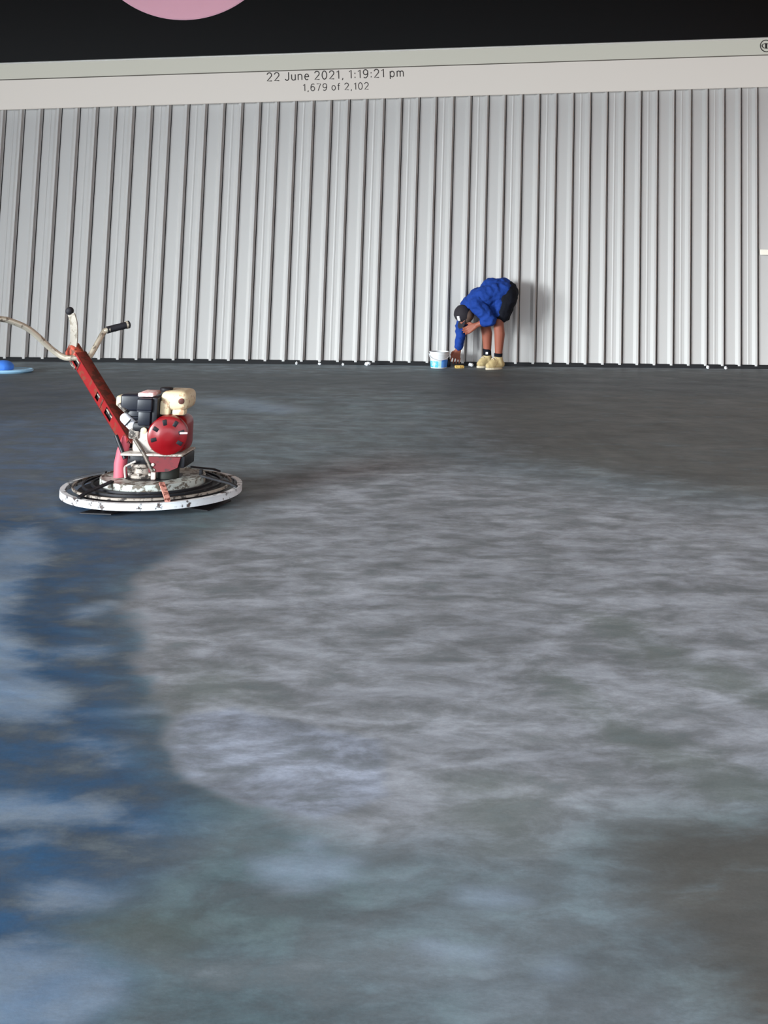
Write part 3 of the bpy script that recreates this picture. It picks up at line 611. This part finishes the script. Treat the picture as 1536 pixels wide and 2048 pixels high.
C2((-0.22, 0.07, 0.76), 'Rsh', 0.10, 0.085); C2('Rsh', 'Relb', 0.080, 0.062); C2('Relb', J['Rwr']+Vector((0.004, 0, 0.035)), 0.062, 0.048)
# loose front hanging towards the thighs
C2((-0.02, -0.07, 0.80), (-0.02, -0.09, 0.66), 0.11, 0.075); C2((0.05, -0.10, 0.78), (0.06, -0.13, 0.63), 0.085, 0.06)
for k in range(12):
    a = random.uniform(-0.2, 0.1); q = random.uniform(0, 1)
    C2((a, -0.15+0.05*q, 0.98-0.2*q-abs(a)*0.4), (a+0.07, -0.16+0.04*q, 0.86-0.2*q-abs(a)*0.4), 0.028, 0.018)
shirt = remeshed('shirt', bm, M_SHIRT, Pn, 0.008, 3)
def crease(o, amp, sc):
    nv = [(v.co.copy(), v.normal.copy()) for v in o.data.vertices]
    for v, (c, n) in zip(o.data.vertices, nv):
        q = Vector((c.x*sc[0]+c.z*sc[2]*0.4, c.y*sc[1], c.z*sc[2]-c.x*sc[0]*0.4))
        v.co = c+n*amp*(1-2.2*abs(noise.noise(q))+0.6*noise.noise(q*2.3))
crease(shirt, 0.012, (9, 7, 13))
# shorts
bm = B()
C2((0.140, 0.0, 0.875), (0.125, 0.0, 0.845), 0.150, 0.155); C2((0.15, -0.06, 0.86), (0.145, -0.085, 0.80), 0.125, 0.118); C2((0.14, 0.06, 0.86), (0.12, 0.075, 0.80), 0.125, 0.115)
C2((0.140, -0.09, 0.80), (0.090, -0.118, 0.625), 0.112, 0.085); C2((0.11, 0.08, 0.80), (0.0, 0.055, 0.63), 0.11, 0.088)
C2((0.17, -0.08, 0.76), (0.135, -0.10, 0.61), 0.075, 0.055)
crease(remeshed('shorts', bm, M_SHORT, Pn, 0.008, 3), 0.007, (8, 8, 10))
# cap with brim and badge
hc = J['head']; cd = Vector((-0.62, -0.20, 0.42)).normalized()      # crown points up-left: the head hangs forward
Rm = Vector((0, 0, 1)).rotation_difference(Vector((-0.66, -0.25, 0.30)).normalized()).to_matrix()
bm = B(); prof = [(0.098, -0.030), (0.102, -0.01), (0.102, 0.02), (0.094, 0.055), (0.072, 0.085), (0.04, 0.102), (0.004, 0.107)]
lathe(bm, prof, 28, mtx=Matrix.Translation(hc+Vector((0.0, 0, 0.005))) @ Rm.to_4x4()); cp = obj('cap', bm, M_CAPM, Pn, 50)
cx_ = Rm @ Vector((0, 0, 1)); fdir = (Vector((-0.35, -0.1, -0.93))-cx_*Vector((-0.35, -0.1, -0.93)).dot(cx_)).normalized(); sdir = cx_.cross(fdir)
bm = B(); rings = []
for k in range(9):
    th = math.radians(-65+130*k/8)
    pi_ = hc-cx_*0.022+(fdir*math.cos(th)+sdir*math.sin(th))*0.092; po = hc-cx_*(0.03)+fdir*(0.075+0.095*math.cos(th*0.95))+sdir*math.sin(th)*0.105
    rings.append([pi_+cx_*0.004, po+cx_*0.004, po-cx_*0.002, pi_-cx_*0.002])
loft(bm, rings); obj('brim', bm, M_CAPM, cp, 50)
bm = B(); bn = Vector((-0.50, -0.72, -0.42)).normalized(); pc = hc+bn*0.108
b1, b2_ = frame(bn); Mb = Matrix(((b1.x, b2_.x, bn.x, pc.x), (b1.y, b2_.y, bn.y, pc.y), (b1.z, b2_.z, bn.z, pc.z), (0, 0, 0, 1)))
box(bm, -0.018, 0.018, -0.030, 0.030, -0.012, 0.004, 0.004, Mb); obj('cap_badge', bm, M_PATCH, cp)
bm = B(); ellipsoid(bm, hc+Vector((0.045, -0.02, -0.065)), (0.052, 0.062, 0.052)); ellipsoid(bm, hc+Vector((0.07, -0.02, -0.01)), (0.06, 0.082, 0.07)); remeshed('hair_and_beard', bm, M_HAIR, Pn, 0.007, 3)
# socks and boots
for S, toe, hi in (('L', Vector((-0.085, -0.19, 0.0)), 0.06), ('R', Vector((-0.180, 0.005, 0.0)), 0.10)):
    a = J['ank'+S]; k = J['knee'+S]; d = (k-a).normalized()
    bm = B(); tube(bm, [a-d*0.05, a, a+d*hi*0.9, a+d*hi], [0.050, 0.047, 0.050, 0.043], 16); sk = obj('sock', bm, M_SOCK, Pn, 60)
    if S == 'R':
        bm = B(); box(bm, -0.014, 0.014, -0.004, 0.004, -0.014, 0.014, 0.002, Matrix.Translation(a+Vector((-0.012, -0.051, 0.045)))); obj('sock_badge', bm, M_PATCH, sk)
    heel = Vector((a.x+0.035, a.y+0.01, 0)); tv = (toe-heel); tl = tv.length; tv.normalize(); sv = Vector((-tv.y, tv.x, 0))
    bm = B(); ball = heel.lerp(toe, 0.68)
    capsule(bm, heel+Vector((0, 0, 0.055)), ball+Vector((0, 0, 0.052)), 0.044, 0.047); capsule(bm, ball+Vector((0, 0, 0.050)), toe-tv*0.03+Vector((0, 0, 0.044)), 0.047, 0.036)
    capsule(bm, heel+tv*0.02+Vector((0, 0, 0.06)), Vector((a.x, a.y, 0.125)), 0.048, 0.052); capsule(bm, Vector((a.x, a.y, 0.115)), ball+Vector((0, 0, 0.065)), 0.045, 0.040)
    bt = remeshed('boot', bm, M_BOOT, Pn, 0.007, 2)
    bm = B(); pts = []
    for k2 in range(20):
        th = 2*PI*k2/20; f = 0.5+0.56*math.cos(th); wd = 0.046*(1.0 if f < 0.6 else 1.08)
        pts.append(heel+tv*(f*tl-0.004)+sv*wd*math.sin(th))
    loft(bm, [[p+Vector((0, 0, z)) for p in pts] for z in (0.0, 0.022)]); obj('sole', bm, M_SOLE, bt)
    bm = B()
    for q in range(3):
        c0 = Vector((a.x, a.y, 0.125)).lerp(ball+Vector((0, 0, 0.095)), 0.3+0.25*q)+Vector((0, 0, 0.014)); tube(bm, [c0-sv*0.03, c0+Vector((0, 0, 0.012)), c0+sv*0.03], 0.005, 6)
    obj('laces', bm, M_SOLE, bt)

# ================================================================= SMALL THINGS BY THE WALL
M_PAIL = mat('white_pail_plastic', (206, 208, 210), 0.4, var=0.03); M_CYAN = mat('cyan_pail_label', (70, 170, 190), 0.45, wear=(170, 206, 198), wear_amt=0.75, wear_scale=9, var=0.15); M_BLUEL = mat('blue_pail_label', (60, 130, 220), 0.45)
bk = empty('bucket', on_wall(-1.005, 0.36), WALL_A); tag(bk, 'white plastic bucket with cyan label on the floor beside the bending person', 'bucket')
obj('pail', lathe(B(), [(0.092, 0.0), (0.095, 0.004), (0.108, 0.150), (0.116, 0.151), (0.117, 0.160), (0.110, 0.161), (0.111, 0.180), (0.117, 0.182), (0.117, 0.190), (0.107, 0.190), (0.094, 0.02), (0.002, 0.014)], 36), M_PAIL, bk, 40)
def wrap(bm, a0, a1, z0, z1, n=20):
    fr = lambda z: 0.0955+(0.108-0.095)*z/0.15+0.0008
    v = [[bm.verts.new((fr(z)*math.cos(math.radians(a0+(a1-a0)*k/n)), fr(z)*math.sin(math.radians(a0+(a1-a0)*k/n)), z)) for k in range(n+1)] for z in (z0, z1)]
    for k in range(n): bm.faces.new((v[0][k], v[0][k+1], v[1][k+1], v[1][k]))
    return bm
obj('label', wrap(B(), 185, 310, 0.012, 0.085), M_CYAN, bk); obj('label', wrap(B(), 286, 350, 0.012, 0.10), M_BLUEL, bk)
bm = B(); tube(bm, smooth_pts([(-0.118, 0, 0.165), (-0.10, -0.075, 0.125), (0, -0.128, 0.095), (0.10, -0.075, 0.125), (0.118, 0, 0.165)], 6), 0.0035, 8); obj('bail_handle', bm, M_PAIL, bk, 60)
# sponge under the hand
bm = B(); box(bm, -0.055, 0.055, -0.03, 0.03, 0.0, 0.036, 0.012, None, 3)
sp = obj('sponge', bm, mat('yellow_sponge', (206, 176, 104), 0.95, 0, 0.1, wear=(150, 118, 66), wear_amt=0.5, wear_scale=40, bump=0.6), None, 50)
sp.location = on_wall(-0.765, 0.40); sp.rotation_euler = (0, 0, WALL_A+0.1); tag(sp, 'yellow sponge on the floor at the fingertips of the bending person', 'sponge')
M_DARKB = mat('dark_bottle', (34, 30, 34), 0.4)
bm = B(); lathe(bm, [(0.022, 0), (0.024, 0.003), (0.024, 0.075), (0.012, 0.092), (0.011, 0.112), (0.004, 0.113)], 18); db = obj('dark_bottle', bm, M_DARKB, None, 40); db.location = on_wall(-0.885, 0.20); tag(db, 'small dark bottle between the bucket and the hand', 'bottle')
# crumpled bits along the wall base
M_RAG = mat('white_scrap', (222, 224, 226), 0.8, var=0.1)
def scrap(name, s, off, size, seed, label, cat):
    bm = B(); bmesh.ops.create_icosphere(bm, subdivisions=2, radius=1)
    r = random.Random(seed); ph = Vector((r.random()*9, r.random()*9, r.random()*9))
    for v in bm.verts:
        k = 1+0.55*noise.noise(v.co*1.9+ph); v.co = Vector((v.co.x*size[0]*k, v.co.y*size[1]*k, v.co.z*size[2]*k))
    mz = min(v.co.z for v in bm.verts)
    for v in bm.verts: v.co.z -= mz
    o = obj(name, bm, M_RAG, None); o.location = on_wall(s, off); o.rotation_euler = (0, 0, r.random()*3); tag(o, label, cat)
scrap('crumpled_rag', -0.618, 0.22, (0.055, 0.03, 0.022), 3, 'crumpled white rag between the sponge and the tan boots', 'rag')
scrap('paper_scrap', -1.84, 0.20, (0.035, 0.028, 0.024), 5, 'white paper scrap on the slab edge nearest the bucket', 'scrap')
scrap('mortar_crumb', -2.127, 0.20, (0.018, 0.014, 0.014), 8, 'small pale crumb next to the white paper scrap', 'crumb')
scrap('mortar_crumb', -2.40, 0.20, (0.022, 0.014, 0.012), 9, 'small pale crumb, middle one along the wall base', 'crumb')
scrap('mortar_crumb', -2.665, 0.20, (0.018, 0.014, 0.020), 11, 'small pale crumb farthest from the bucket', 'crumb')
scrap('mortar_crumb', 2.249, 0.20, (0.020, 0.016, 0.020), 13, 'pale crumb by the wall base beneath the wall bracket', 'crumb')
scrap('mortar_crumb', 2.471, 0.20, (0.020, 0.016, 0.018), 15, 'pale crumb closest to below the white wall bracket', 'crumb')
# bracket screwed to the cladding
bm = B(); box(bm, 0.0, 0.30, -0.086, -0.0635, 1.384, 1.452, 0.004); br = obj('wall_bracket', bm, mat('white_bracket', (240, 236, 222), 0.5, var=0.03), None)
br.matrix_world = WM @ Matrix.Translation((2.937, 0, 0)); tag(br, 'small white horizontal bracket fixed on the ribbed wall', 'bracket')
# blue float pan with a bundle
M_LB = mat('pale_blue_plastic', (150, 196, 226), 0.5, var=0.06); M_BB = mat('bright_blue_cloth', (66, 128, 226), 0.7, var=0.15, wear_scale=12)
fp = empty('knee_board', on_wall(-5.67, 1.22), WALL_A); tag(fp, 'pale blue oval knee board carrying a bright blue pad on the slab', 'knee board')
bm = B(); n = 36
loft(bm, [[Vector((0.33*k2*math.cos(2*PI*k/n), 0.20*k2*math.sin(2*PI*k/n), z)) for k in range(n)] for k2, z in ((0.93, 0.0), (1.0, 0.016), (1.0, 0.03), (0.96, 0.036), (0.86, 0.026))]); obj('board', bm, M_LB, fp, 40)
bm = B(); ellipsoid(bm, (0.02, 0, 0.05), (0.11, 0.10, 0.075)); capsule(bm, (-0.07, 0, 0.05), (0.09, 0, 0.05), 0.045, 0.04)
remeshed('pad', bm, M_BB, fp, 0.009, 3)
